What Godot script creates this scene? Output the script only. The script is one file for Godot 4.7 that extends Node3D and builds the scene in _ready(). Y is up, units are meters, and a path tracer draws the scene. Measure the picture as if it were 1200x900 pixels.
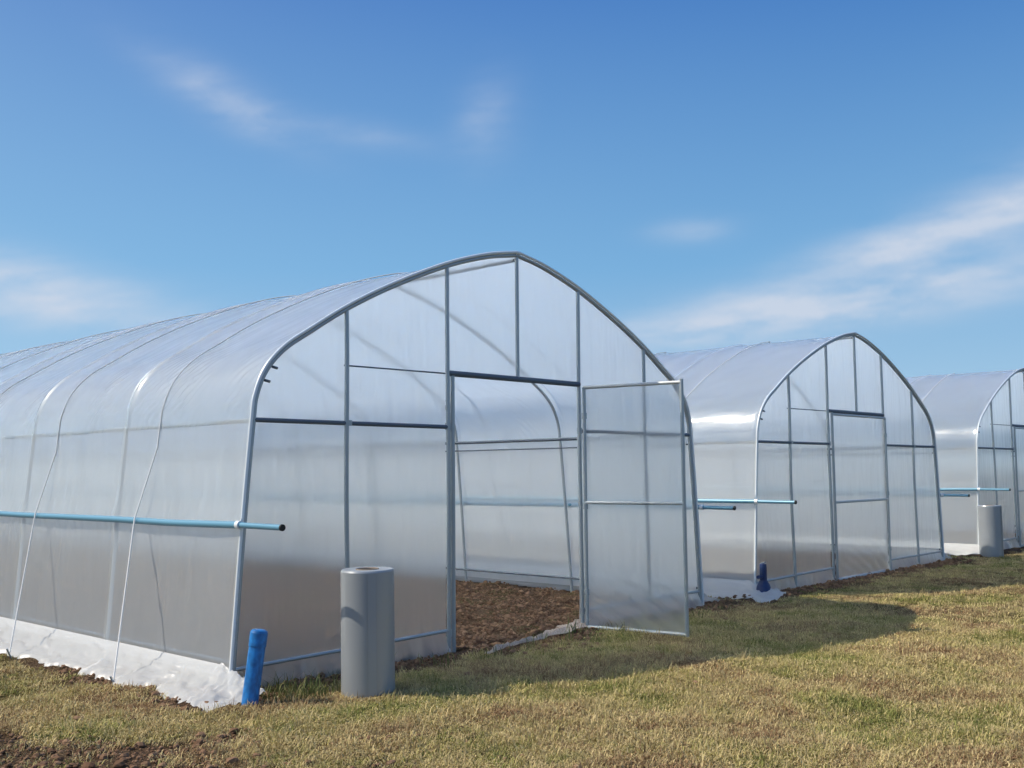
extends Node3D
# Three plastic-film tunnel greenhouses in a row on a dry lawn.
# x runs along the gables, y is up, -z runs back along the tunnels.

const SUN_DIR := Vector3(0.71, -1.0, 0.69)          # the way sunlight travels
const LENGTH := 26.6
const RIB_STEP := 1.9
const EAVE := 1.95
const RAIL_LOW := 0.165
const HEADER := 2.42
const DOOR_HALF := 0.915
const POST_OUT := 2.04
# half cross-section of the tunnel, base to ridge
const HALF := [Vector2(3.06, 0), Vector2(3.02, 0.55), Vector2(2.975, 1.15), Vector2(2.905, 1.93), Vector2(2.875, 2.14), Vector2(2.79, 2.33),
	Vector2(2.63, 2.50), Vector2(2.40, 2.65), Vector2(2.02, 2.88), Vector2(1.54, 3.12), Vector2(0.94, 3.37), Vector2(0.42, 3.53), Vector2(0.05, 3.60), Vector2(0, 3.605)]

var M := {}
var used := {}
var rng := RandomNumberGenerator.new()
var n_low := FastNoiseLite.new()
var n_mid := FastNoiseLite.new()
var n_fine := FastNoiseLite.new()
var section := PackedVector2Array()      # whole cross-section, left base to right base


func _ready() -> void:
	rng.seed = 20417
	make_camera()
	make_light()
	setup_noise()
	make_materials()
	make_section()
	make_ground()
	for i in 3:
		make_greenhouse(i)
	make_rolls()
	make_pipes()
	make_door_sheet()
	make_soil_clods()
	make_grass()


# ------------------------------------------------------------------ camera, sky, sun
func make_camera() -> void:
	var cam := Camera3D.new()
	cam.name = "camera"
	cam.fov = 40.49
	cam.near = 0.05
	cam.far = 3000.0
	cam.position = Vector3(-7.2517, 1.5512, 6.6243)
	cam.rotation = Vector3(0.0837, -0.825, -0.0096)
	add_child(cam)
	cam.current = true


func make_light() -> void:
	var env := Environment.new()
	env.background_mode = Environment.BG_SKY
	var sky := Sky.new()
	var pm := PanoramaSkyMaterial.new()
	pm.panorama = ImageTexture.create_from_image(sky_image())
	sky.sky_material = pm
	env.sky = sky
	env.tonemap_mode = Environment.TONE_MAPPER_LINEAR
	env.tonemap_exposure = 1.0
	env.sdfgi_enabled = true
	env.ssao_enabled = true
	env.ssil_enabled = true
	var we := WorldEnvironment.new()
	we.name = "world_environment"
	we.environment = env
	add_child(we)
	var sun := DirectionalLight3D.new()
	sun.name = "sun"
	sun.light_color = Color(1.0, 0.955, 0.88)
	sun.light_energy = 1.58
	sun.light_angular_distance = 0.5
	sun.shadow_enabled = true
	add_child(sun)
	sun.look_at_from_position(Vector3.ZERO, SUN_DIR, Vector3.UP)


var wisp := FastNoiseLite.new()
var streak := FastNoiseLite.new()
var big := FastNoiseLite.new()
# cirrus banks: azimuth, elevation, half length, half height (degrees), tilt, strength
const BANKS := [[20.6, 9.5, 7.5, 1.5, -0.17, 0.9], [31.6, 19.5, 3.6, 1.2, -0.40, 0.38], [38.0, 18.3, 4.0, 0.7, -0.12, 0.2], [46.0, 19.0, 1.5, 1.9, 0.3, 0.26],
	[57.3, 12.9, 2.0, 0.6, 0.0, 0.3], [71.5, 12.3, 9.0, 1.15, 0.27, 0.85], [69.0, 9.0, 12.0, 1.2, 0.15, 0.7], [58.0, 7.6, 8.0, 1.3, 0.13, 0.6], [84.0, 14.5, 9.0, 2.6, 0.2, 0.75]]


func sky_color(az: float, el: float) -> Vector3:
	var low := Vector3(0.46, 0.66, 0.81)
	var mid := Vector3(0.195, 0.43, 0.715)
	var high := Vector3(0.066, 0.212, 0.545)
	var zen := Vector3(0.042, 0.145, 0.42)
	var eld := rad_to_deg(el)
	var c := low
	if eld > 0.0:
		if eld < 11.0:
			c = low.lerp(mid, pow(eld / 11.0, 0.85))
		elif eld < 25.0:
			c = mid.lerp(high, (eld - 11.0) / 14.0)
		else:
			c = high.lerp(zen, clampf((eld - 25.0) / 45.0, 0.0, 1.0))
	var d := Vector3(sin(az) * cos(el), sin(el), -cos(az) * cos(el))
	var k := maxf(0.0, d.dot(-SUN_DIR.normalized()))
	var col := c * (1.0 + 0.12 * k) + Vector3(0.16, 0.14, 0.09) * pow(k, 3.0) + Vector3(0.055, 0.05, 0.02) * k
	if eld > 0.5:
		var azd := rad_to_deg(az)
		if azd > 180.0:
			azd -= 360.0
		var n := wisp.get_noise_3d(d.x * 7.0 + d.y * 4.0, d.y * 26.0 - d.x * 5.0, d.z * 7.0)
		var cover := 0.0
		for b in BANKS:
			var da: float = azd - b[0]
			var de: float = eld - b[1] - da * b[4]
			var q: float = (da / b[2]) * (da / b[2]) + (de / b[3]) * (de / b[3])
			if q < 9.0:
				cover += exp(-q * 0.9) * b[5]
		# the same thin cirrus goes on round the rest of the sky
		if azd < 8.0 or azd > 96.0 or eld > 30.0:
			var p := Vector2(d.x, d.z) / (d.y + 0.12)
			var f := smoothstep(0.0, 12.0, maxf(maxf(8.0 - azd, azd - 96.0), eld - 30.0))
			cover += f * 0.6 * smoothstep(0.12, 0.6, big.get_noise_2d(p.x * 0.8, p.y * 1.6) + 0.15)
		if cover > 0.003:
			var m := streak.get_noise_3d(d.x * 9.0 + d.y * 8.0, d.y * 60.0 - d.x * 11.0, d.z * 9.0)
			cover = clampf(cover * clampf(0.72 + n * 0.8 + m * 0.3, 0.1, 1.3), 0.0, 0.85)
			col = col.lerp(Vector3(0.63, 0.69, 0.80), cover)
	return col


func sky_patch(x0: int, y0: int, w: int, h: int, full_w: int) -> Image:
	var data := PackedFloat32Array()
	data.resize(w * h * 3)
	var full_h := full_w / 2.0
	for j in h:
		var el := (0.5 - (y0 + j + 0.5) / full_h) * PI
		for i in w:
			var col := sky_color((x0 + i + 0.5) / full_w * TAU, el)
			var at := (j * w + i) * 3
			data[at] = col.x
			data[at + 1] = col.y
			data[at + 2] = col.z
	return Image.create_from_data(w, h, false, Image.FORMAT_RGBF, data.to_byte_array())


func sky_image() -> Image:
	wisp.seed = 11
	wisp.noise_type = FastNoiseLite.TYPE_SIMPLEX_SMOOTH
	wisp.frequency = 1.0
	wisp.fractal_octaves = 5
	wisp.fractal_gain = 0.55
	wisp.domain_warp_enabled = true
	wisp.domain_warp_amplitude = 0.22
	wisp.domain_warp_frequency = 1.4
	streak.seed = 19
	streak.frequency = 1.0
	streak.fractal_octaves = 4
	big.seed = 5
	big.frequency = 1.0
	big.fractal_octaves = 3
	# the whole sky coarsely, and again at four times the detail where the lens looks
	var im := sky_patch(0, 0, 768, 384, 768)
	im.resize(3072, 1536, Image.INTERPOLATE_CUBIC)
	im.blit_rect(sky_patch(80, 480, 800, 290, 3072), Rect2i(0, 0, 800, 290), Vector2i(80, 480))
	return im


# ------------------------------------------------------------------ materials
func setup_noise() -> void:
	n_low.seed = 3
	n_low.frequency = 0.35
	n_low.fractal_octaves = 3
	n_mid.seed = 8
	n_mid.frequency = 1.6
	n_mid.fractal_octaves = 4
	n_fine.seed = 21
	n_fine.frequency = 9.0
	n_fine.fractal_octaves = 3


func noise_tex(sd: int, freq: float, oct: int, a: Color, b: Color, as_normal := false, strength := 4.0) -> NoiseTexture2D:
	var f := FastNoiseLite.new()
	f.seed = sd
	f.frequency = freq
	f.fractal_octaves = oct
	var t := NoiseTexture2D.new()
	t.width = 512
	t.height = 512
	t.seamless = true
	t.noise = f
	if as_normal:
		t.as_normal_map = true
		t.bump_strength = strength
	else:
		var g := Gradient.new()
		g.colors = PackedColorArray([a, b])
		g.offsets = PackedFloat32Array([0.2, 0.8])
		t.color_ramp = g
	return t


func mat(called: String, c: Color, rough: float, metal := 0.0, spec := 0.5) -> StandardMaterial3D:
	var m := StandardMaterial3D.new()
	m.resource_name = called
	m.albedo_color = c
	m.roughness = rough
	m.metallic = metal
	m.metallic_specular = spec
	M[called] = m
	return m


# diffusing greenhouse film: light passes scattered, so that only what touches the film stays sharp
func film_mat(called: String, c: Color, diffuse: float, through: float, gloss: float) -> StandardMaterial3D:
	var m := mat(called, Color(c.r, c.g, c.b, diffuse), 0.9, 0.0, 0.5)
	m.transparency = BaseMaterial3D.TRANSPARENCY_ALPHA
	m.refraction_enabled = true
	m.refraction_scale = 0.0010
	m.cull_mode = BaseMaterial3D.CULL_DISABLED
	m.clearcoat_enabled = true
	m.clearcoat = 1.0
	m.clearcoat_roughness = gloss
	m.backlight_enabled = true
	m.backlight = Color(through, through, through).linear_to_srgb()
	return m


func sheet_mat(called: String, c: Color, rough: float, through: float) -> StandardMaterial3D:
	var m := mat(called, c, rough, 0.0, 0.5)
	m.transparency = BaseMaterial3D.TRANSPARENCY_ALPHA
	m.cull_mode = BaseMaterial3D.CULL_DISABLED
	m.backlight_enabled = true
	m.backlight = Color(through, through, through).linear_to_srgb()
	return m


func make_materials() -> void:
	var white := Color(1, 1, 1)
	# the roof film has a thickness of its own and scatters what passes forwards
	var rf := film_mat("roof_film", Color(0.955, 0.974, 0.985), 0.035, 0.11, 0.18)
	rf.refraction_scale = 0.022
	film_mat("side_film", Color(0.965, 0.982, 0.985), 0.27, 0.46, 0.24)
	film_mat("gable_film", Color(0.97, 0.982, 0.985), 0.13, 0.24, 0.24)
	sheet_mat("skirt_film", Color(0.95, 0.96, 0.96, 0.66), 0.34, 0.55)
	var steel := mat("galvanised", Color(0.65, 0.68, 0.70), 0.44, 0.45)
	steel.roughness_texture = noise_tex(31, 0.05, 4, Color(0.75, 0.75, 0.75), white)
	steel.uv1_triplanar = true
	steel.uv1_scale = Vector3(3, 3, 3)
	mat("channel", Color(0.90, 0.92, 0.93), 0.38, 0.15)
	mat("lit_steel", Color(0.74, 0.76, 0.77), 0.5, 0.3)  # lighter copy of the galvanised steel, sunlight put into its colour
	mat("dark_steel", Color(0.37, 0.41, 0.46), 0.5, 0.5)
	mat("roller_tube", Color(0.40, 0.60, 0.70), 0.36, 0.1)
	mat("black_plastic", Color(0.06, 0.065, 0.07), 0.6)
	mat("cord", Color(0.93, 0.93, 0.92), 0.7)
	var roll := mat("roll_grey", Color(0.61, 0.63, 0.65), 0.36, 0.3)
	roll.roughness_texture = noise_tex(41, 0.01, 3, Color(0.8, 0.8, 0.8), white)
	roll.uv1_triplanar = true
	roll.uv1_scale = Vector3(1.0, 0.3, 1.0)
	mat("roll_core", Color(0.52, 0.47, 0.42), 0.9)
	var pb := mat("pipe_blue", Color(0.12, 0.50, 0.80), 0.42)
	pb.albedo_texture = noise_tex(43, 0.03, 4, Color(0.72, 0.74, 0.76), white)
	pb.uv1_triplanar = true
	pb.uv1_scale = Vector3(1.2, 0.7, 1.2)
	mat("pipe_navy", Color(0.09, 0.18, 0.36), 0.5)
	var soil := mat("soil", white, 0.95, 0.0, 0.2)
	soil.vertex_color_use_as_albedo = true
	soil.albedo_texture = noise_tex(51, 0.03, 5, Color(0.62, 0.60, 0.58), white)
	soil.uv1_triplanar = true
	soil.uv1_world_triplanar = true
	soil.uv1_scale = Vector3(1.7, 1.7, 1.7)
	soil.heightmap_enabled = true
	soil.heightmap_scale = 1.6
	soil.heightmap_texture = noise_tex(52, 0.06, 5, Color.BLACK, white)
	var clod := mat("clod", white, 0.95, 0.0, 0.2)
	clod.vertex_color_use_as_albedo = true
	var grass := mat("grass", white, 0.75, 0.0, 0.25)
	grass.vertex_color_use_as_albedo = true
	grass.cull_mode = BaseMaterial3D.CULL_DISABLED
	grass.backlight_enabled = true
	grass.backlight = Color(0.5, 0.5, 0.42)
	var sheet := sheet_mat("dusty_film", Color(0.92, 0.87, 0.82, 0.93), 0.6, 0.4)
	sheet.albedo_texture = noise_tex(61, 0.03, 4, Color(0.82, 0.74, 0.66), white)
	sheet.uv1_triplanar = true
	sheet.uv1_scale = Vector3(2.5, 2.5, 2.5)


# ------------------------------------------------------------------ mesh helpers
func start() -> SurfaceTool:
	var st := SurfaceTool.new()
	st.begin(Mesh.PRIMITIVE_TRIANGLES)
	return st


func number(called: String) -> String:
	if not used.has(called):
		used[called] = 0
		return called
	used[called] += 1
	return "%s_%03d" % [called, used[called]]


func tag(o: Node3D, label: String, category: String, group := "") -> void:
	o.set_meta("label", label)
	o.set_meta("category", category)
	if group != "":
		o.set_meta("group", group)


func put(mesh: Mesh, called: String, m: Material, parent: Node) -> MeshInstance3D:
	var o := MeshInstance3D.new()
	o.name = number(called) if parent == self else called
	o.mesh = mesh
	o.material_override = m
	parent.add_child(o, true)
	return o


func commit(st: SurfaceTool, called: String, m: Material, parent: Node) -> MeshInstance3D:
	return put(st.commit(), called, m, parent)


# a tube through points; rings share a frame carried along the path
func tube(st: SurfaceTool, pts: PackedVector3Array, r: float, sides := 8, caps := true, base := 0) -> int:
	var n := pts.size()
	var t0 := (pts[1] - pts[0]).normalized()
	var up := Vector3.UP if absf(t0.y) < 0.9 else Vector3.RIGHT
	var side := t0.cross(up).normalized()
	st.set_smooth_group(0)
	for i in n:
		var t := t0
		if i > 0 and i < n - 1:
			t = (pts[i + 1] - pts[i - 1]).normalized()
		elif i == n - 1:
			t = (pts[i] - pts[i - 1]).normalized()
		side = (side - t * side.dot(t)).normalized()
		var other := t.cross(side)
		for k in sides:
			var a := TAU * k / sides
			var nn := side * cos(a) + other * sin(a)
			st.set_normal(nn)
			st.add_vertex(pts[i] + nn * r)
	for i in n - 1:
		for k in sides:
			var a := base + i * sides + k
			var b := base + i * sides + (k + 1) % sides
			for q in [a, a + sides, b, b, a + sides, b + sides]:
				st.add_index(q)
	var cnt := n * sides
	if caps:
		for e in 2:
			var i := 0 if e == 0 else n - 1
			var t := (pts[1] - pts[0]).normalized() * -1.0 if e == 0 else (pts[n - 1] - pts[n - 2]).normalized()
			st.set_normal(t)
			st.add_vertex(pts[i])
			for k in sides:
				st.set_normal(t)
				# read the ring again with the cap's normal
				st.add_vertex(ring_point(pts, i, k, sides, r))
			for k in sides:
				var a := base + cnt + 1 + k
				var b := base + cnt + 1 + (k + 1) % sides
				if e == 0:
					for q in [base + cnt, a, b]:
						st.add_index(q)
				else:
					for q in [base + cnt, b, a]:
						st.add_index(q)
			cnt += sides + 1
	return base + cnt


func ring_point(pts: PackedVector3Array, at: int, k: int, sides: int, r: float) -> Vector3:
	var n := pts.size()
	var t0 := (pts[1] - pts[0]).normalized()
	var up := Vector3.UP if absf(t0.y) < 0.9 else Vector3.RIGHT
	var side := t0.cross(up).normalized()
	var other := t0.cross(side)
	for i in at + 1:
		var t := t0
		if i > 0 and i < n - 1:
			t = (pts[i + 1] - pts[i - 1]).normalized()
		elif i == n - 1:
			t = (pts[i] - pts[i - 1]).normalized()
		side = (side - t * side.dot(t)).normalized()
		other = t.cross(side)
	var a := TAU * k / sides
	return pts[at] + (side * cos(a) + other * sin(a)) * r


func rod(called: String, a: Vector3, b: Vector3, r: float, m: Material, parent: Node, sides := 10, wobble := 0.0) -> MeshInstance3D:
	var st := start()
	var pts := PackedVector3Array([a, b])
	if wobble > 0.0:
		pts = PackedVector3Array()
		var ph := rng.randf() * 10.0
		for i in 9:
			var t := i / 8.0
			var w := sin(t * PI) * wobble
			pts.append(a.lerp(b, t) + Vector3(sin(ph + t * 5.0), 0, cos(ph * 1.7 + t * 4.0)) * w)
	tube(st, pts, r, sides)
	return commit(st, called, m, parent)


# a sheet: nu x nv grid from a function(u index, v index) -> Vector3
func sheet(nu: int, nv: int, f: Callable, flip := false) -> ArrayMesh:
	var st := start()
	st.set_smooth_group(0)
	for i in nu:
		for j in nv:
			st.add_vertex(f.call(i, j))
	for i in nu - 1:
		for j in nv - 1:
			var a := i * nv + j
			for q in ([a, a + nv, a + 1, a + 1, a + nv, a + nv + 1] if flip else [a, a + 1, a + nv, a + 1, a + nv + 1, a + nv]):
				st.add_index(q)
	st.generate_normals()
	return st.commit()


# the same sheet as a closed film: outer face and inner face `thick` apart along a normal callable
func film_sheet(nu: int, nv: int, f: Callable, thick: float) -> ArrayMesh:
	var st := start()
	st.set_smooth_group(0)
	for side in 2:
		for i in nu:
			for j in nv:
				st.add_vertex(f.call(i, j, side * -thick))
	var half := nu * nv
	for i in nu - 1:
		for j in nv - 1:
			var a := i * nv + j
			for q in [a, a + nv, a + 1, a + 1, a + nv, a + nv + 1]:
				st.add_index(q)
			a += half
			for q in [a, a + 1, a + nv, a + 1, a + nv + 1, a + nv]:
				st.add_index(q)
	st.generate_normals()
	return st.commit()


func box_into(st: SurfaceTool, lo: Vector3, hi: Vector3) -> void:
	var b := BoxMesh.new()
	b.size = hi - lo
	st.append_from(b, 0, Transform3D(Basis(), (lo + hi) * 0.5))


# ------------------------------------------------------------------ tunnel section
func make_section() -> void:
	# Catmull-Rom through the half section, then mirrored
	var half := PackedVector2Array()
	for i in HALF.size() - 1:
		var p0: Vector2 = HALF[maxi(i - 1, 0)]
		var p1: Vector2 = HALF[i]
		var p2: Vector2 = HALF[i + 1]
		var p3: Vector2 = HALF[mini(i + 2, HALF.size() - 1)]
		var steps := 5 if i > 2 else 4
		for k in steps:
			half.append(p1.cubic_interpolate(p2, p0, p3, float(k) / steps))
	for p in half:
		section.append(Vector2(-p.x, p.y))
	section.append(Vector2(0, 3.605))
	for i in range(half.size() - 1, -1, -1):
		section.append(half[i])


func roof_height(x: float) -> float:
	var best := 0.0
	for i in section.size() - 1:
		var a := section[i]
		var b := section[i + 1]
		if a.y > 1.9 or b.y > 1.9:
			if x >= a.x and x <= b.x and b.x > a.x:
				best = a.y + (b.y - a.y) * (x - a.x) / (b.x - a.x)
	return best


func side_x(y: float) -> float:
	for i in section.size() / 2:
		if section[i].y <= y and section[i + 1].y >= y:
			return -lerpf(section[i].x, section[i + 1].x, (y - section[i].y) / maxf(1e-5, section[i + 1].y - section[i].y))
	return 3.06


func section_normal(i: int) -> Vector2:
	var a := section[maxi(i - 1, 0)]
	var b := section[mini(i + 1, section.size() - 1)]
	var t := (b - a).normalized()
	return Vector2(-t.y, t.x)


func arch_points(out: float, z: float) -> PackedVector3Array:
	var pts := PackedVector3Array()
	for i in section.size():
		var p := section[i] + section_normal(i) * out
		pts.append(Vector3(p.x, p.y - (0.12 if i == 0 or i == section.size() - 1 else 0.0), z))
	return pts


# ------------------------------------------------------------------ ground
func inside_house(x: float, z: float, grow := 0.0) -> bool:
	if z > grow or z < -LENGTH - grow:
		return false
	for cx in CENTRES:
		if absf(x - cx) < 3.06 + grow:
			return true
	return false


const CENTRES := [0.0, 7.34, 15.17]


func bare(x: float, z: float) -> float:
	# how bare of grass the ground is, 0 lawn .. 1 soil
	var b := 0.0
	if inside_house(x, z, 0.12):
		return 1.0
	# dug strip where the film is buried along each gable
	for cx in CENTRES:
		var dx := absf(x - cx)
		if dx < 3.6 and z > -0.2:
			b = maxf(b, 1.0 - smoothstep(0.20, 0.58, z + n_mid.get_noise_2d(x * 1.3, z * 1.3) * 0.25))
		if z < 0.4:
			b = maxf(b, (1.0 - smoothstep(0.42, 0.62, absf(dx - 3.06) + n_mid.get_noise_2d(x, z) * 0.2)) * 0.9)
	# worn patch in front of the first door
	b = maxf(b, 0.7 * (1.0 - smoothstep(0.3, 0.9, Vector2((x + 0.1) * 0.7, z - 0.3).length() + n_mid.get_noise_2d(x, z) * 0.3)))
	# dug-over corner by the viewer
	var e := (x + 4.2) * -0.80 + (z - 0.55) * 0.36 + n_mid.get_noise_2d(x * 0.7 + 9.0, z * 0.7) * 0.7
	b = maxf(b, smoothstep(-0.55, 0.45, e) * 0.9)
	return clampf(b + maxf(0.0, n_mid.get_noise_2d(x * 0.7 + 40.0, z * 0.7) - 0.2) * 1.1, 0.0, 1.0)


func ground_y(x: float, z: float) -> float:
	var y := n_low.get_noise_2d(x, z) * 0.035 + n_mid.get_noise_2d(x, z) * 0.012
	for cx in CENTRES:
		var dx := absf(x - cx)
		if dx < 3.5 and z > -0.3 and z < 0.9:
			y += 0.045 * exp(-pow((z - 0.12) / 0.17, 2.0)) * (0.6 + 0.9 * maxf(0.0, 0.5 + n_mid.get_noise_2d(x * 1.6, z)))
	if z < 0.3:
		for cx in CENTRES:
			y *= smoothstep(2.9, 3.7, absf(x - cx)) * 0.6 + 0.4
	return y - 0.015


func make_ground() -> void:
	var xs := PackedFloat32Array()
	var zs := PackedFloat32Array()
	for v in [-900.0, -300.0, -100.0, -40.0, -20.0, -12.0, -8.0]:
		xs.append(v)
	var v0 := -6.5
	while v0 < 13.0:
		xs.append(v0)
		v0 += 0.09
	for v in [14.0, 16.0, 18.0, 22.0, 30.0, 50.0, 120.0, 350.0, 1000.0]:
		xs.append(v)
	for v in [-1000.0, -400.0, -150.0, -80.0, -50.0, -35.0, -28.0, -22.0, -17.0, -13.0, -10.0, -8.0, -6.0, -4.5, -3.5]:
		zs.append(v)
	v0 = -2.6
	while v0 < 6.0:
		zs.append(v0)
		v0 += 0.09
	for v in [7.0, 9.0, 13.0, 20.0, 40.0, 100.0, 300.0, 900.0]:
		zs.append(v)
	var st := start()
	st.set_smooth_group(0)
	for x in xs:
		for z in zs:
			var near := x > -8.0 and x < 20.0 and z > -8.0 and z < 9.0
			var b := bare(x, z) if near else 0.15
			var y := ground_y(x, z) + (b * n_fine.get_noise_2d(x, z) * 0.028 if near else 0.0)
			var p := n_mid.get_noise_2d(x * 0.4 + 70.0, z * 0.4)
			var lawn := Vector3(0.25, 0.185, 0.085).lerp(Vector3(0.17, 0.155, 0.055), clampf(0.5 + p, 0.0, 1.0))
			var dirt := Vector3(0.125, 0.078, 0.048).lerp(Vector3(0.20, 0.135, 0.088), clampf(0.45 + n_fine.get_noise_2d(x * 0.6, z * 0.6), 0.0, 1.0))
			var c := lawn.lerp(dirt, b)
			st.set_color(Color(c.x, c.y, c.z))
			st.add_vertex(Vector3(x, y, z))
	var nv := zs.size()
	for i in xs.size() - 1:
		for j in nv - 1:
			var a := i * nv + j
			for q in [a, a + nv, a + 1, a + 1, a + nv, a + nv + 1]:
				st.add_index(q)
	st.generate_normals()
	var g := commit(st, "ground", M.soil, self)
	g.set_meta("kind", "structure")
	g.set_meta("label", "dry lawn with worn soil patches around the greenhouses")
	# dug soil inside each greenhouse
	for h in 3:
		var cx: float = CENTRES[h]
		var near := 0.075 if h == 0 else 0.16
		var back := 9.0 if h == 0 else 6.0
		var sx := PackedFloat32Array()
		var sz := PackedFloat32Array()
		v0 = -3.0
		while v0 <= 3.0:
			sx.append(v0)
			v0 += near
		v0 = 0.02
		while v0 < back:
			sz.append(v0)
			v0 += near
		while v0 < LENGTH:
			sz.append(v0)
			v0 += 0.5
		var s2 := start()
		s2.set_smooth_group(0)
		for x in sx:
			for z in sz:
				var y := 0.035 + n_mid.get_noise_2d(x + cx + 30.0, z * 1.1) * 0.075 + n_fine.get_noise_2d(x + cx, z) * 0.045
				y *= smoothstep(0.0, 0.5, z + 0.15)
				y = maxf(y, 0.004)
				var q := clampf(0.5 + n_fine.get_noise_2d(x * 0.5 + 3.0, z * 0.5), 0.0, 1.0)
				var c := Vector3(0.15, 0.09, 0.056).lerp(Vector3(0.27, 0.18, 0.118), q)
				c = c.lerp(Vector3(0.19, 0.17, 0.07), 0.5 * smoothstep(0.15, 0.4, n_mid.get_noise_2d(x * 0.8, z * 0.8 + 12.0)))
				s2.set_color(Color(c.x, c.y, c.z))
				s2.add_vertex(Vector3(cx + x, y, -z))
		nv = sz.size()
		for i in sx.size() - 1:
			for j in nv - 1:
				var a := i * nv + j
				for q in [a, a + 1, a + nv, a + 1, a + nv + 1, a + nv]:
					s2.add_index(q)
		s2.generate_normals()
		var o := commit(s2, "soil_bed", M.soil, self)
		o.set_meta("kind", "structure")
		o.set_meta("label", ["freshly dug brown soil behind the open greenhouse door", "dug soil inside the greenhouse with the closed door", "dug soil inside the farthest greenhouse of the row"][h])


# ------------------------------------------------------------------ greenhouse
func ripple(a: float, b: float, k: float) -> float:
	return n_mid.get_noise_2d(a * k, b) 


func make_greenhouse(idx: int) -> void:
	var root := Node3D.new()
	root.name = number("greenhouse")
	add_child(root)
	root.position = Vector3(CENTRES[idx], 0, 0)
	root.scale = Vector3(1.0, 1.0 if idx == 0 else 0.972, 1.0)
	tag(root, ["film tunnel greenhouse with its door swung open onto brown soil", "film tunnel greenhouse with closed door and small navy standpipe at its corner",
		"farthest film tunnel greenhouse of the row, beside a grey roll"][idx], "greenhouse", "row of film tunnel greenhouses")
	var off := idx * 17.3
	# ribs inside the film
	var n_ribs := int(round(LENGTH / RIB_STEP)) + 1
	for k in n_ribs:
		var z := -k * RIB_STEP
		var st := start()
		var pts := arch_points(0.0, z)
		if k > 0:
			var lean := n_low.get_noise_2d(k * 3.1 + off, 4.0) * 0.12
			for q in pts.size():
				pts[q].z += lean * (pts[q].y / 3.6)
		tube(st, pts, 0.018 if k > 0 else 0.0195, 8)
		var rib := commit(st, "arch_rib", M.galvanised if k == 0 else M.lit_steel, root)  # inner ribs painted lighter, for the sun catching along them
		if k == 0:
			rib.set_meta("label", "front arch rib of the gable")
	# film-locking channel on the front and back arch
	for z in [0.018, -LENGTH - 0.018]:
		var st := start()
		tube(st, arch_points(0.029, z), 0.0135, 8)
		commit(st, "film_channel", M.channel, root)
	make_covers(root, off, idx)
	make_gable(root, 0.0, idx, off)
	make_gable(root, -LENGTH, idx, off)
	# eave rails, low rails and ridge rail run the length
	for s in [-1, 1]:
		rod("eave_rail", Vector3(s * 2.893, EAVE, 0.0), Vector3(s * 2.893, EAVE, -LENGTH), 0.020, M.dark_steel, root)
		if s > 0:
			rod("eave_rail", Vector3(s * 2.90, EAVE - 0.11, -0.02), Vector3(s * 2.90, EAVE - 0.11, -LENGTH), 0.009, M.dark_steel, root)
		rod("low_rail", Vector3(s * 3.03, 0.20, -0.02), Vector3(s * 3.03, 0.20, -LENGTH), 0.014, M.dark_steel, root)
	rod("ridge_rail", Vector3(0, 3.565, -0.02), Vector3(0, 3.565, -LENGTH), 0.017, M.dark_steel, root)
	# crank-up roller tubes hung along both sides
	for s in [-1, 1]:
		var y := 1.185 if s < 0 else 1.12
		var x: float = s * (side_x(y) + 0.075)
		var fwd := 0.58 if s < 0 else 0.48
		var st := start()
		var pts := PackedVector3Array()
		for q in 29:
			var z := 0.05 - q * (LENGTH / 28.0)
			pts.append(Vector3(x + 0.004 * sin(q * 1.9 + off), y - 0.010 * pow(sin(q * 1.3 + off), 2.0) * (1.0 if q > 0 else 0.0), z))
		tube(st, pts, 0.027, 10)
		var t := commit(st, "roller_tube", M.roller_tube, root)
		var end_st := start()
		tube(end_st, PackedVector3Array([Vector3(x, y, 0.03), Vector3(x + 0.006, y - 0.004, fwd)]), 0.021, 12, false)
		commit(end_st, "tube_end", M.roller_tube, t)
		rod("end_cap", Vector3(x + 0.006, y - 0.004, fwd - 0.012), Vector3(x + 0.006, y - 0.004, fwd + 0.003), 0.0235, M.black_plastic, t, 12)
		# clamp where film ends
		var cst := start()
		var nb := tube(cst, PackedVector3Array([Vector3(x, y, 0.035), Vector3(x, y, 0.075)]), 0.032, 10)
		tube(cst, PackedVector3Array([Vector3(x, y - 0.02, 0.05), Vector3(x + 0.01, y + 0.05, 0.075)]), 0.008, 6, true, nb)
		commit(cst, "clamp", M.channel, t)
	# hold-down cords over the film, pegged outside the skirt
	for k in 8:
		var zc := -1.38 - k * RIB_STEP
		var st := start()
		var pts := PackedVector3Array()
		var first := Vector3(-3.46, 0.02, zc + 0.42)
		pts.append(first)
		var last_i := section.size() - 1
		pts.append(Vector3(-side_x(1.185) - 0.112, 1.20, zc - 0.03))
		for i in section.size():
			if section[i].y > 1.75:
				var p := section[i] + section_normal(i) * 0.023
				var tt := float(i) / last_i
				pts.append(Vector3(p.x, p.y, zc + 0.10 * sin(tt * PI * 2.2) * (1.0 - tt) + 0.06 * sin(k * 2.3 + tt * 5.0) * tt))
		pts.append(Vector3(side_x(1.12) + 0.112, 1.14, zc + 0.05))
		pts.append(Vector3(3.46, 0.02, zc + 0.1))
		tube(st, pts, 0.0065, 6)
		var c := commit(st, "hold_down_cord", M.cord, root)
		rod("peg", first + Vector3(0.03, -0.08, 0), first + Vector3(-0.03, 0.04, 0.01), 0.008, M.galvanised, c, 6)


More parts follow.
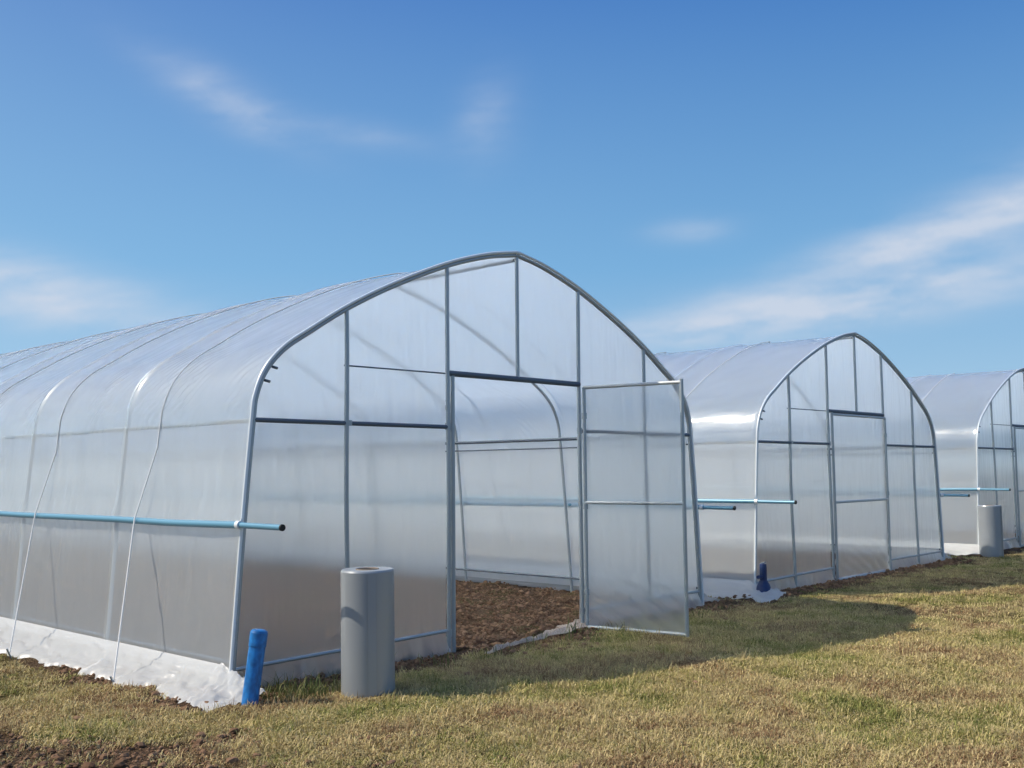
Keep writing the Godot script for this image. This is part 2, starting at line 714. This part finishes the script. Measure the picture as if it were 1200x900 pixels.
func make_covers(root: Node3D, off: float, idx: int) -> void:
	# stations along the tunnel: close together over the ribs, and near the front gable
	var st_s := PackedFloat32Array([0.0])
	var cur := 0.0
	while cur < LENGTH - 0.02:
		var to_rib := absf(cur - round(cur / RIB_STEP) * RIB_STEP)
		var step := 0.13 if cur > 5.5 else 0.032
		if idx > 0:
			step = 0.25 if cur > 4.0 else 0.1
		if to_rib < 0.1 and cur < 12.0:
			step = 0.012 if idx == 0 else 0.03
		cur = minf(cur + step, LENGTH)
		st_s.append(cur)
	var nz := st_s.size()
	var first := 0
	while section[first].y < EAVE:
		first += 1
	first -= 1
	var last := section.size() - 1 - first
	# roof film from eave to eave, slack between the ribs
	var roof := film_sheet(nz, last - first + 1, func(i: int, j: int, deep: float) -> Vector3:
		var s := st_s[i]
		var p := section[first + j]
		var nn := section_normal(first + j)
		var from_rib := absf(s - round(s / RIB_STEP) * RIB_STEP)
		var bay := 1.0 - exp(-from_rib / 0.25)
		var arc := float(j) / (last - first)
		var edge := minf(arc, 1.0 - arc)
		var o := 0.017 + 0.012 * exp(-pow(from_rib / 0.03, 2.0)) - 0.016 * bay * sin(PI * clampf(arc, 0.0, 1.0))
		o += bay * 0.007 * n_mid.get_noise_2d(s * 1.1 + off, arc * 7.0)
		# slanting creases pulled from the eave, stronger in some bays
		var pull := smoothstep(0.27, 0.05, edge) * bay * smoothstep(-0.05, 0.35, n_mid.get_noise_2d(s * 0.55 + off + 3.0, 11.0) + 0.34 * exp(-pow((s - 1.62) / 0.3, 2.0)))
		o += pull * 0.0068 * sin((s * 1.0 + arc * 4.2) * 62.0 + 4.0 * n_mid.get_noise_2d(s * 2.0, arc * 8.0 + off))
		o += deep
		return Vector3(p.x + nn.x * o, p.y + nn.y * o, -s + 0.02), 0.0012)
	put(roof, "roof_film", M.roof_film, root)
	for sd in [-1, 1]:
		# side film from eave to skirt
		var rows := 26
		var wall := sheet(nz, rows, func(i: int, j: int) -> Vector3:
			var s := st_s[i]
			var y := lerpf(EAVE + 0.012, 0.10, float(j) / (rows - 1))
			var from_rib := absf(s - round(s / RIB_STEP) * RIB_STEP)
			var bay := 1.0 - exp(-from_rib / 0.3)
			var o := 0.024 + 0.006 * exp(-pow(from_rib / 0.03, 2.0)) - 0.010 * bay
			o += 0.0022 * n_fine.get_noise_2d(s * 1.9 + off, y * 0.06 + 3.0) + 0.0055 * bay * n_fine.get_noise_2d(s * 0.8 + off, y * 0.10) + 0.008 * bay * n_mid.get_noise_2d(s * 1.3 + off, y * 0.45)
			# small gathers hanging from the roller tube
			var hang := exp(-absf(y - 1.12) / 0.30)
			o += 0.0035 * hang * sin(s * 41.0 + 5.0 * n_mid.get_noise_2d(s * 0.9 + off, y * 0.8))
			o += 0.03 * exp(-pow((y - 1.185) / 0.10, 2.0))
			return Vector3(sd * (side_x(y) + o), y, -s + 0.015), sd > 0)
		put(wall, "side_film", M.side_film, root)
		# skirt film laid out over the ground
		var srows := 15
		var skirt := sheet(nz, srows, func(i: int, j: int) -> Vector3:
			var s := (-0.42 if sd < 0 else -0.02) + (LENGTH + 0.02) * pow(float(i) / (nz - 1), 1.7)
			var v := float(j) / (srows - 1)
			var wob := n_mid.get_noise_2d(s * 0.8 + off, 3.0)
			var reach := 0.36 + 0.16 * wob + 0.05 * n_fine.get_noise_2d(s * 0.7 + off, 1.0)
			var x := 3.075 + reach * pow(v, 1.25)
			var y := 0.165 * pow(1.0 - v, 1.25) + 0.012
			var fold := 0.036 * sin(v * PI) * n_fine.get_noise_2d(s * 0.35 + off, v * 0.9) + 0.012 * sin(v * 9.0 + wob * 3.0) * sin(v * PI)
			if s < 0.12:
				# bunched end past the corner post
				var g := clampf((0.12 - s) / 0.54, 0.0, 1.0)
				y = y * (1.0 - 0.8 * g) + 0.035 * (0.5 + n_fine.get_noise_2d(s * 1.4, v * 1.2 + off)) * (1.0 - v)
				x += 0.05 * g * v
				if v < 0.5:
					x += -0.05 * g * (0.5 - v)
			y += fold
			var gy := ground_y(CENTRES[idx] + sd * x, -s)
			if v > 0.93:
				y = -0.03
			return Vector3(sd * x, y + gy * v + 0.008, -s), sd > 0)
		put(skirt, "skirt_film", M.skirt_film, root)


func film_panel(x0: float, x1: float, ylo: Callable, yhi: Callable, z: float, off: float, nx: int, ny: int) -> ArrayMesh:
	return sheet(nx, ny, func(i: int, j: int) -> Vector3:
		var x := lerpf(x0, x1, float(i) / (nx - 1))
		var lo: float = ylo.call(x)
		var hi: float = yhi.call(x)
		var y := lerpf(lo, hi, float(j) / (ny - 1))
		var o := 0.005 * n_fine.get_noise_2d(x * 0.8 + off, y * 0.13 + z) + 0.008 * n_mid.get_noise_2d(x * 1.5 + off, y * 0.5) + 0.0022 * n_fine.get_noise_2d(x * 2.1 + off, y * 0.07 + 5.0)
		if y < RAIL_LOW:
			o += (RAIL_LOW - y) * (0.35 + 0.5 * n_mid.get_noise_2d(x * 1.2 + off, 7.0)) + 0.014 * n_fine.get_noise_2d(x * 0.6, y * 1.4 + off)
		return Vector3(x, y, z + o), z < -1.0)


func make_gable(root: Node3D, z: float, idx: int, off: float) -> void:
	var front := z > -1.0
	var fz := z - 0.034 if front else z + 0.034
	var bottom := func(_x: float) -> float: return -0.05
	var top := func(x: float) -> float: return roof_height(x)
	var side_top := func(x: float) -> float:
		var ax := absf(x)
		if ax > 2.905:
			# up the sloping leg
			for i in 40:
				var y := i * 0.05
				if side_x(y) < ax:
					return y
			return 1.95
		return roof_height(x)
	put(film_panel(-3.05, -DOOR_HALF, bottom, side_top, fz, off, 120 if front else 30, 44), "gable_film", M.gable_film, root)
	put(film_panel(DOOR_HALF, 3.05, bottom, side_top, fz, off + 5.0, 120 if front else 30, 44), "gable_film", M.gable_film, root)
	put(film_panel(-DOOR_HALF, DOOR_HALF, func(_x: float) -> float: return HEADER, top, fz, off + 9.0, 100 if front else 20, 20), "gable_film", M.gable_film, root)
	if not front:
		put(film_panel(-DOOR_HALF, DOOR_HALF, bottom, func(_x: float) -> float: return HEADER, fz, off + 2.0, 30, 30), "gable_film", M.gable_film, root)
	# posts
	for s in [-1, 1]:
		var wob := 0.012 if front else 0.0
		rod("gable_post", Vector3(s * POST_OUT + 0.03, -0.1, z), Vector3(s * POST_OUT, roof_height(POST_OUT) - 0.01, z), 0.0195, M.galvanised, root, 10, wob)
		rod("door_post", Vector3(s * DOOR_HALF, -0.1, z), Vector3(s * (DOOR_HALF + 0.005), roof_height(DOOR_HALF) - 0.01, z), 0.0195, M.galvanised, root, 10, wob * 0.4)
	rod("ridge_post", Vector3(0.0, HEADER, z), Vector3(0.0, 3.59, z), 0.0185, M.galvanised, root, 10)
	rod("door_header", Vector3(-DOOR_HALF, HEADER, z), Vector3(DOOR_HALF, HEADER, z), 0.027, M.dark_steel, root)
	rod("cross_rail", Vector3(-2.9, EAVE, z), Vector3(-DOOR_HALF, EAVE - 0.005, z), 0.0185, M.dark_steel, root)
	rod("cross_rail", Vector3(DOOR_HALF, EAVE, z), Vector3(2.9, EAVE - 0.005, z), 0.0185, M.dark_steel, root)
	rod("low_rail", Vector3(-3.04, RAIL_LOW - 0.01, z), Vector3(-DOOR_HALF, RAIL_LOW + 0.02, z), 0.015, M.galvanised, root, 8, 0.008)
	rod("low_rail", Vector3(DOOR_HALF, RAIL_LOW, z), Vector3(3.04, RAIL_LOW, z), 0.015, M.galvanised, root, 8, 0.006)
	if not front:
		return
	# thin film-fixing wire at header height and clips on the arch
	rod("film_wire", Vector3(-POST_OUT, HEADER - 0.005, z - 0.03), Vector3(-DOOR_HALF, HEADER, z - 0.03), 0.007, M.dark_steel, root, 6)
	for q in [0.33, 0.38]:
		var i := int(q * 0.5 * section.size())
		var p := section[i] - section_normal(i) * 0.02
		rod("clip", Vector3(p.x, p.y, z + 0.01), Vector3(p.x + 0.045, p.y - 0.008, z + 0.01), 0.011, M.dark_steel, root, 6)
	# corner clips where rails meet posts
	for s in [-1, 1]:
		for y in [RAIL_LOW, EAVE]:
			var st := start()
			tube(st, PackedVector3Array([Vector3(s * DOOR_HALF, y - 0.03, z), Vector3(s * DOOR_HALF, y + 0.03, z)]), 0.026, 8)
			commit(st, "rail_clip", M.galvanised, root)
	for s in [-1, 1]:
		for y in [RAIL_LOW, EAVE]:
			var st := start()
			tube(st, PackedVector3Array([Vector3(s * POST_OUT + 0.025 - s * 0.001 * y, y - 0.022, z), Vector3(s * POST_OUT + 0.025 - s * 0.001 * y, y + 0.022, z)]), 0.027, 8)
			commit(st, "rail_clip", M.galvanised, root)
	if idx == 0:
		# door jamb doubled beside the left post
		rod("door_jamb", Vector3(-DOOR_HALF + 0.052, -0.05, z + 0.005), Vector3(-DOOR_HALF + 0.052, HEADER - 0.02, z + 0.005), 0.0195, M.galvanised, root)
		make_door(root, Vector3(DOOR_HALF + 0.01, 0.0, 0.055), deg_to_rad(-80.0), 1.06, 0.012, 2.385, off)
	else:
		make_door(root, Vector3(DOOR_HALF - 0.03, 0.0, 0.04), PI, 2.0 * DOOR_HALF - 0.06, 0.02, HEADER - 0.05, off)


# a film door leaf: stiles, three rails and film; hinged at `at`, turned by `turn`
func make_door(root: Node3D, at: Vector3, turn: float, wide: float, lo: float, hi: float, off: float) -> void:
	var d := Node3D.new()
	d.name = "door"
	root.add_child(d, true)
	d.position = at
	d.rotation.y = turn if turn < 3.0 else 0.0
	var k := 1.0 if turn < 3.0 else -1.0
	# leaf lies along +x of its own axes (or -x when shut)
	if k > 0.0:
		d.rotation.y = -deg_to_rad(80.0)
	var r := 0.018
	rod("stile", Vector3(0, lo - 0.03, 0), Vector3(0, hi, 0), r, M.galvanised, d)
	rod("stile", Vector3(k * wide, lo - 0.05, 0), Vector3(k * wide, hi + 0.03, 0), r * 1.05, M.galvanised, d)
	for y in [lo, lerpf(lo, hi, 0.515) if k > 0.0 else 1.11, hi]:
		rod("rail", Vector3(0, y, 0), Vector3(k * wide, y, 0), r, M.lit_steel, d)  # rails take the lighter steel: their sunlit white is painted in
	for y in [0.35, 1.2, 2.1]:
		var st := start()
		tube(st, PackedVector3Array([Vector3(0, y - 0.03, 0), Vector3(0, y + 0.03, 0)]), 0.026, 8)
		commit(st, "hinge", M.galvanised, d)
	var film := sheet(70, 60, func(i: int, j: int) -> Vector3:
		var x := k * wide * i / 69.0
		var y := lerpf(lo - 0.01, hi, j / 59.0)
		var o := 0.004 * n_fine.get_noise_2d(x * 0.9 + off, y * 0.12) + 0.006 * n_mid.get_noise_2d(x * 1.8 + off, y * 0.6) + 0.002 * n_fine.get_noise_2d(x * 2.3 + off, y * 0.07)
		# slack creases low down
		var sl := smoothstep(0.75, 0.1, y)
		o += sl * 0.012 * sin((y * 1.0 + x * 0.55) * 36.0 + 2.0 * n_mid.get_noise_2d(x, y))
		return Vector3(x, y, -0.022 + o))
	put(film, "door_film", M.gable_film, d)


# ------------------------------------------------------------------ loose things
func lathe(st: SurfaceTool, outline: PackedVector2Array, sides: int, base := 0) -> int:
	# outline: radius, height; each band gets its own rings so that edges stay crisp
	for i in outline.size() - 1:
		var a := outline[i]
		var b := outline[i + 1]
		var t := (b - a).normalized()
		for k in sides + 1:
			var an := TAU * k / sides
			var dir := Vector3(cos(an), 0, sin(an))
			var nn := (dir * t.y + Vector3.UP * -t.x).normalized()
			for p in [a, b]:
				st.set_normal(nn)
				st.add_vertex(dir * p.x + Vector3.UP * p.y)
		for k in sides:
			var q := base + k * 2
			for v in [q, q + 2, q + 1, q + 1, q + 2, q + 3]:
				st.add_index(v)
		base += (sides + 1) * 2
	return base


func make_rolls() -> void:
	var spots := [Vector3(-2.42, 0.0, 0.745), Vector3(11.80, 0.0, 0.32)]
	for i in 2:
		var root := Node3D.new()
		root.name = number("film_roll")
		add_child(root)
		root.position = spots[i] + Vector3(0, ground_y(spots[i].x, spots[i].z) - 0.02, 0)
		root.rotation = Vector3(0.0, 0.6 * i, 0.012)
		tag(root, ["upright grey roll with hollow core in front of the open-door greenhouse", "upright grey roll standing at the corner of the farthest greenhouse"][i], "roll", "upright grey rolls")
		var st := start()
		lathe(st, PackedVector2Array([Vector2(0.186, 0.0), Vector2(0.190, 0.05), Vector2(0.190, 0.885), Vector2(0.184, 0.897), Vector2(0.13, 0.899), Vector2(0.085, 0.896)]), 40)
		commit(st, "roll_body", M.roll_grey, root)
		var s2 := start()
		lathe(s2, PackedVector2Array([Vector2(0.085, 0.896), Vector2(0.080, 0.902), Vector2(0.074, 0.896), Vector2(0.074, 0.2), Vector2(0.0, 0.2)]), 28)
		commit(s2, "core_tube", M.roll_core, root)
		var s3 := start()
		# loose outer edge of the sheet
		for y in 2:
			pass
		var e := Vector3(cos(2.2), 0, sin(2.2))
		var t := Vector3(-e.z, 0, e.x)
		for q in 2:
			var yy := 0.01 + q * 0.87
			for p in [e * 0.1895 - t * 0.05, e * 0.195 + t * 0.01]:
				s3.set_normal(e)
				s3.add_vertex(p + Vector3.UP * yy)
		for v in [0, 1, 2, 1, 3, 2]:
			s3.add_index(v)
		commit(s3, "loose_edge", M.roll_grey, root)


func make_pipes() -> void:
	# capped pipe stub leaning by the first greenhouse's corner
	var a := Node3D.new()
	a.name = "blue_pipe"
	add_child(a)
	a.position = Vector3(-3.20, ground_y(-3.20, 0.437) - 0.03, 0.437)
	a.rotation = Vector3(0.03, 0.0, -0.125)
	tag(a, "bright blue capped pipe stub leaning beside the corner post and film", "pipe")
	var st := start()
	lathe(st, PackedVector2Array([Vector2(0.056, -0.05), Vector2(0.056, 0.50)]), 24)
	commit(st, "pipe_body", M.pipe_blue, a)
	var s2 := start()
	lathe(s2, PackedVector2Array([Vector2(0.0585, 0.43), Vector2(0.060, 0.435), Vector2(0.060, 0.520), Vector2(0.055, 0.535), Vector2(0.040, 0.543), Vector2(0.0, 0.545)]), 24)
	commit(s2, "cap", M.pipe_blue, a)
	# navy standpipe with a bushy base by the second
	var b := Node3D.new()
	b.name = "standpipe"
	add_child(b)
	b.position = Vector3(4.25, ground_y(4.25, 0.14) - 0.02, 0.14)
	tag(b, "dark navy standpipe with wide foot at the closed greenhouse's corner", "pipe")
	var s3 := start()
	lathe(s3, PackedVector2Array([Vector2(0.0, 0.18), Vector2(0.044, 0.18), Vector2(0.044, 0.36), Vector2(0.040, 0.40), Vector2(0.0, 0.405)]), 18)
	commit(s3, "pipe_body", M.pipe_navy, b)
	var s4 := start()
	lathe(s4, PackedVector2Array([Vector2(0.105, -0.03), Vector2(0.10, 0.08), Vector2(0.075, 0.15), Vector2(0.05, 0.20), Vector2(0.0, 0.205)]), 18)
	commit(s4, "foot", M.pipe_navy, b)
	rod("outlet", Vector3(-0.02, 0.255, 0), Vector3(-0.13, 0.25, 0), 0.022, M.pipe_navy, b, 10)
	rod("tap_handle", Vector3(0, 0.40, -0.035), Vector3(0, 0.425, 0.035), 0.009, M.dark_steel, b, 8)


func make_door_sheet() -> void:
	# dusty strip of film lying across the first doorway
	var m := sheet(60, 12, func(i: int, j: int) -> Vector3:
		var t := i / 59.0
		var v := j / 11.0
		var x := lerpf(-0.85, 0.98, t)
		var zc := lerpf(0.36, 0.06, t)
		var wide := lerpf(0.035, 0.30, smoothstep(0.35, 0.95, t)) * (0.8 + 0.5 * n_mid.get_noise_2d(t * 4.0, 2.0))
		var z := zc + 0.06 * n_mid.get_noise_2d(t * 2.4, 9.0) - wide * v
		var y := maxf(ground_y(x, z), 0.0) + 0.018 + 0.055 * sin(v * PI) * (0.45 + 1.1 * maxf(0.0, n_fine.get_noise_2d(t * 1.1, v * 0.35))) * smoothstep(0.0, 0.5, t + 0.25)
		y += 0.022 * n_fine.get_noise_2d(x * 1.2, z * 1.2) * sin(v * PI)
		return Vector3(x, y, z))
	var o := put(m, "plastic_sheet", M.dusty_film, self)
	tag(o, "dusty strip of film lying across the open doorway", "plastic sheet")


# ------------------------------------------------------------------ soil clods
func clod_mesh(sd: int) -> ArrayMesh:
	var r := RandomNumberGenerator.new()
	r.seed = sd
	var s := SphereMesh.new()
	s.radius = 1.0
	s.height = 2.0
	s.radial_segments = 7
	s.rings = 4
	var arr := s.get_mesh_arrays()
	var v: PackedVector3Array = arr[Mesh.ARRAY_VERTEX]
	var f := FastNoiseLite.new()
	f.seed = sd
	f.frequency = 0.9
	for i in v.size():
		v[i] *= 0.85 + 0.55 * f.get_noise_3dv(v[i] * 1.3)
	var st := start()
	st.set_smooth_group(0xFFFFFFFF)
	var idx: PackedInt32Array = arr[Mesh.ARRAY_INDEX]
	for i in idx:
		st.add_vertex(v[i])
	st.generate_normals()
	return st.commit()


func scatter(called: String, mesh: Mesh, m: Material, xf: Array, col: Array, label: String) -> void:
	var mm := MultiMesh.new()
	mm.transform_format = MultiMesh.TRANSFORM_3D
	mm.use_colors = true
	mm.mesh = mesh
	mm.instance_count = xf.size()
	for i in xf.size():
		mm.set_instance_transform(i, xf[i])
		mm.set_instance_color(i, col[i])
	var o := MultiMeshInstance3D.new()
	o.name = number(called)
	o.multimesh = mm
	o.material_override = m
	add_child(o)
	o.set_meta("kind", "stuff")
	tag(o, label, "soil" if called.begins_with("soil") else "grass")


func soil_color(dry: float) -> Color:
	var c := Vector3(0.14, 0.078, 0.046).lerp(Vector3(0.30, 0.19, 0.12), dry)
	return Color(c.x, c.y, c.z)


func make_soil_clods() -> void:
	var meshes := [clod_mesh(1), clod_mesh(2), clod_mesh(3)]
	var names := ["crumbly brown clods of the dug soil in the greenhouse", "small brown clods along the gable bases", "brown crumbs of bare earth in the lawn"]
	var xf := [[], [], []]
	var col := [[], [], []]
	for k in 26000:
		var x := rng.randf_range(-2.95, 2.95)
		var s := pow(rng.randf(), 1.5) * 8.0 + 0.05
		var r := rng.randf_range(0.005, 0.015) * (1.0 + 2.0 * pow(rng.randf(), 8.0))
		var y := 0.035 + n_mid.get_noise_2d(x + 30.0, s * 1.1) * 0.075 + n_fine.get_noise_2d(x, s) * 0.045
		y = maxf(y * smoothstep(0.0, 0.5, s + 0.15), 0.004)
		var b := Basis.from_euler(Vector3(rng.randf() * TAU, rng.randf() * TAU, rng.randf() * TAU)).scaled(Vector3(r, r * 0.75, r))
		xf[0].append(Transform3D(b, Vector3(x, y + r * 0.25, -s)))
		col[0].append(soil_color(rng.randf()))
	var tries := 0
	while tries < 60000:
		tries += 1
		var x := rng.randf_range(-6.0, 11.5)
		var z := rng.randf_range(-2.0, 3.2)
		if inside_house(x, z, 0.02):
			continue
		var b := bare(x, z)
		if rng.randf() > b * b * 0.9:
			continue
		var r := rng.randf_range(0.006, 0.018) * (1.0 + 1.6 * pow(rng.randf(), 6.0))
		var bs := Basis.from_euler(Vector3(rng.randf() * TAU, rng.randf() * TAU, rng.randf() * TAU)).scaled(Vector3(r, r * 0.75, r))
		var w := 1 if z < 0.6 and z > -0.3 else 2
		xf[w].append(Transform3D(bs, Vector3(x, ground_y(x, z) + r * 0.3, z)))
		col[w].append(soil_color(rng.randf() * 0.8))
	for w in 3:
		scatter("soil_clods", meshes[w], M.clod, xf[w], col[w], names[w])


# ------------------------------------------------------------------ grass
func blade(st: SurfaceTool, r: RandomNumberGenerator, at: Vector3, length: float, width: float, lean: float, shade: float) -> void:
	var a := r.randf() * TAU
	var dir := Vector3(cos(a), 0, sin(a))
	var side := Vector3(-dir.z, 0, dir.x) * width * 0.5
	var mid := at + Vector3.UP * length * 0.55 * cos(lean * 0.6) + dir * length * 0.55 * sin(lean * 0.6)
	var tip := mid + Vector3.UP * length * 0.45 * cos(lean * 1.5) + dir * length * 0.45 * sin(lean * 1.5)
	st.set_color(Color(shade, shade, shade))
	for tri in [[at - side, at + side, mid + side * 0.7], [at - side, mid + side * 0.7, mid - side * 0.7], [mid - side * 0.7, mid + side * 0.7, tip]]:
		for p in tri:
			st.add_vertex(p)


func tuft(sd: int, blades: int, spread: float, lo: float, hi: float, wide: float, lean_lo: float, lean_hi: float) -> ArrayMesh:
	var r := RandomNumberGenerator.new()
	r.seed = sd
	var st := start()
	st.set_smooth_group(0xFFFFFFFF)
	for k in blades:
		var a := r.randf() * TAU
		var d := sqrt(r.randf()) * spread
		blade(st, r, Vector3(cos(a) * d, -0.004, sin(a) * d), r.randf_range(lo, hi), wide * r.randf_range(0.7, 1.3), r.randf_range(lean_lo, lean_hi), r.randf_range(0.75, 1.15))
	st.generate_normals()
	return st.commit()


func grass_color(x: float, z: float) -> Color:
	var p := n_mid.get_noise_2d(x * 0.45 + 70.0, z * 0.45) * 0.9 + n_fine.get_noise_2d(x * 0.4, z * 0.4) * 0.35
	var u := rng.randf() * 0.85 - 0.48 + p
	var straw := Vector3(0.61, 0.49, 0.25)
	var olive := Vector3(0.44, 0.385, 0.14)
	var green := Vector3(0.22, 0.24, 0.07)
	var brown := Vector3(0.30, 0.185, 0.10)
	var c := straw
	if u < -0.28:
		c = straw.lerp(brown, clampf((-0.28 - u) * 3.0, 0.0, 1.0))
	elif u > -0.05:
		c = straw.lerp(olive, clampf((u + 0.05) * 3.2, 0.0, 1.0))
		if u > 0.28:
			c = olive.lerp(green, clampf((u - 0.28) * 4.0, 0.0, 1.0))
	c *= rng.randf_range(0.6, 1.3)
	return Color(c.x, c.y, c.z)


func make_grass() -> void:
	var meshes := [tuft(1, 16, 0.06, 0.025, 0.06, 0.0055, 0.6, 1.6), tuft(2, 14, 0.06, 0.03, 0.065, 0.0065, 1.0, 1.75), tuft(3, 7, 0.04, 0.05, 0.11, 0.0045, 0.3, 1.2), tuft(4, 16, 0.06, 0.025, 0.055, 0.0055, 0.5, 1.5)]
	var labels := ["short dry grass of the lawn, straw and olive", "matted dry grass lying flat in the lawn", "taller loose grass stalks standing in the lawn", "olive green grass growing through the dry lawn"]
	var xf := [[], [], [], []]
	var col := [[], [], [], []]
	for k in 190000:
		# denser towards the viewer
		var x := 0.0
		var z := 0.0
		if k % 5 < 3:
			x = rng.randf_range(-6.2, 3.5)
			z = rng.randf_range(-1.0, 5.4)
		else:
			x = rng.randf_range(-6.5, 14.5)
			z = rng.randf_range(-5.0, 5.4)
		# in front of the lens or off to its sides: not seen
		var rel := Vector2(x + 7.25, z - 6.62)
		var fwd := rel.dot(Vector2(0.7345, -0.6786))
		var lat := rel.dot(Vector2(0.6786, 0.7345))
		if fwd < 5.0 or absf(lat) > fwd * 0.56 + 0.4:
			continue
		if inside_house(x, z, 0.1):
			continue
		var b := bare(x, z)
		if rng.randf() < b * 1.06:
			continue
		var w := 0
		var u := rng.randf()
		if u < 0.35:
			w = 1
		elif u > 0.955:
			w = 2
		elif u > 0.70:
			w = 3
		var s := rng.randf_range(0.75, 1.25) * (1.0 + 0.35 * n_mid.get_noise_2d(x * 0.7 + 5.0, z * 0.7))
		var bs := Basis.from_euler(Vector3(rng.randf_range(-0.15, 0.15), rng.randf() * TAU, rng.randf_range(-0.15, 0.15))).scaled(Vector3(s, s, s))
		xf[w].append(Transform3D(bs, Vector3(x, ground_y(x, z), z)))
		col[w].append(grass_color(x, z))
	for w in 4:
		scatter("grass", meshes[w], M.grass, xf[w], col[w], labels[w])
	# green weeds sheltered between the roll and the gable, and along the film
	var wx := []
	var wc := []
	for k in 110:
		var x := -2.75 + rng.randf_range(-0.28, 0.28)
		var z := 0.42 + rng.randf_range(-0.22, 0.22)
		if k >= 60:
			x = rng.randf_range(-2.9, 3.0)
			z = rng.randf_range(0.12, 0.55)
		var s := rng.randf_range(0.9, 2.2)
		wx.append(Transform3D(Basis.from_euler(Vector3(0, rng.randf() * TAU, 0)).scaled(Vector3(s, s, s)), Vector3(x, ground_y(x, z), z)))
		var g := Vector3(0.10, 0.14, 0.045).lerp(Vector3(0.24, 0.22, 0.09), rng.randf())
		wc.append(Color(g.x, g.y, g.z))
	scatter("grass", meshes[2], M.grass, wx, wc, "dark green weeds beside the roll and along the gable film")
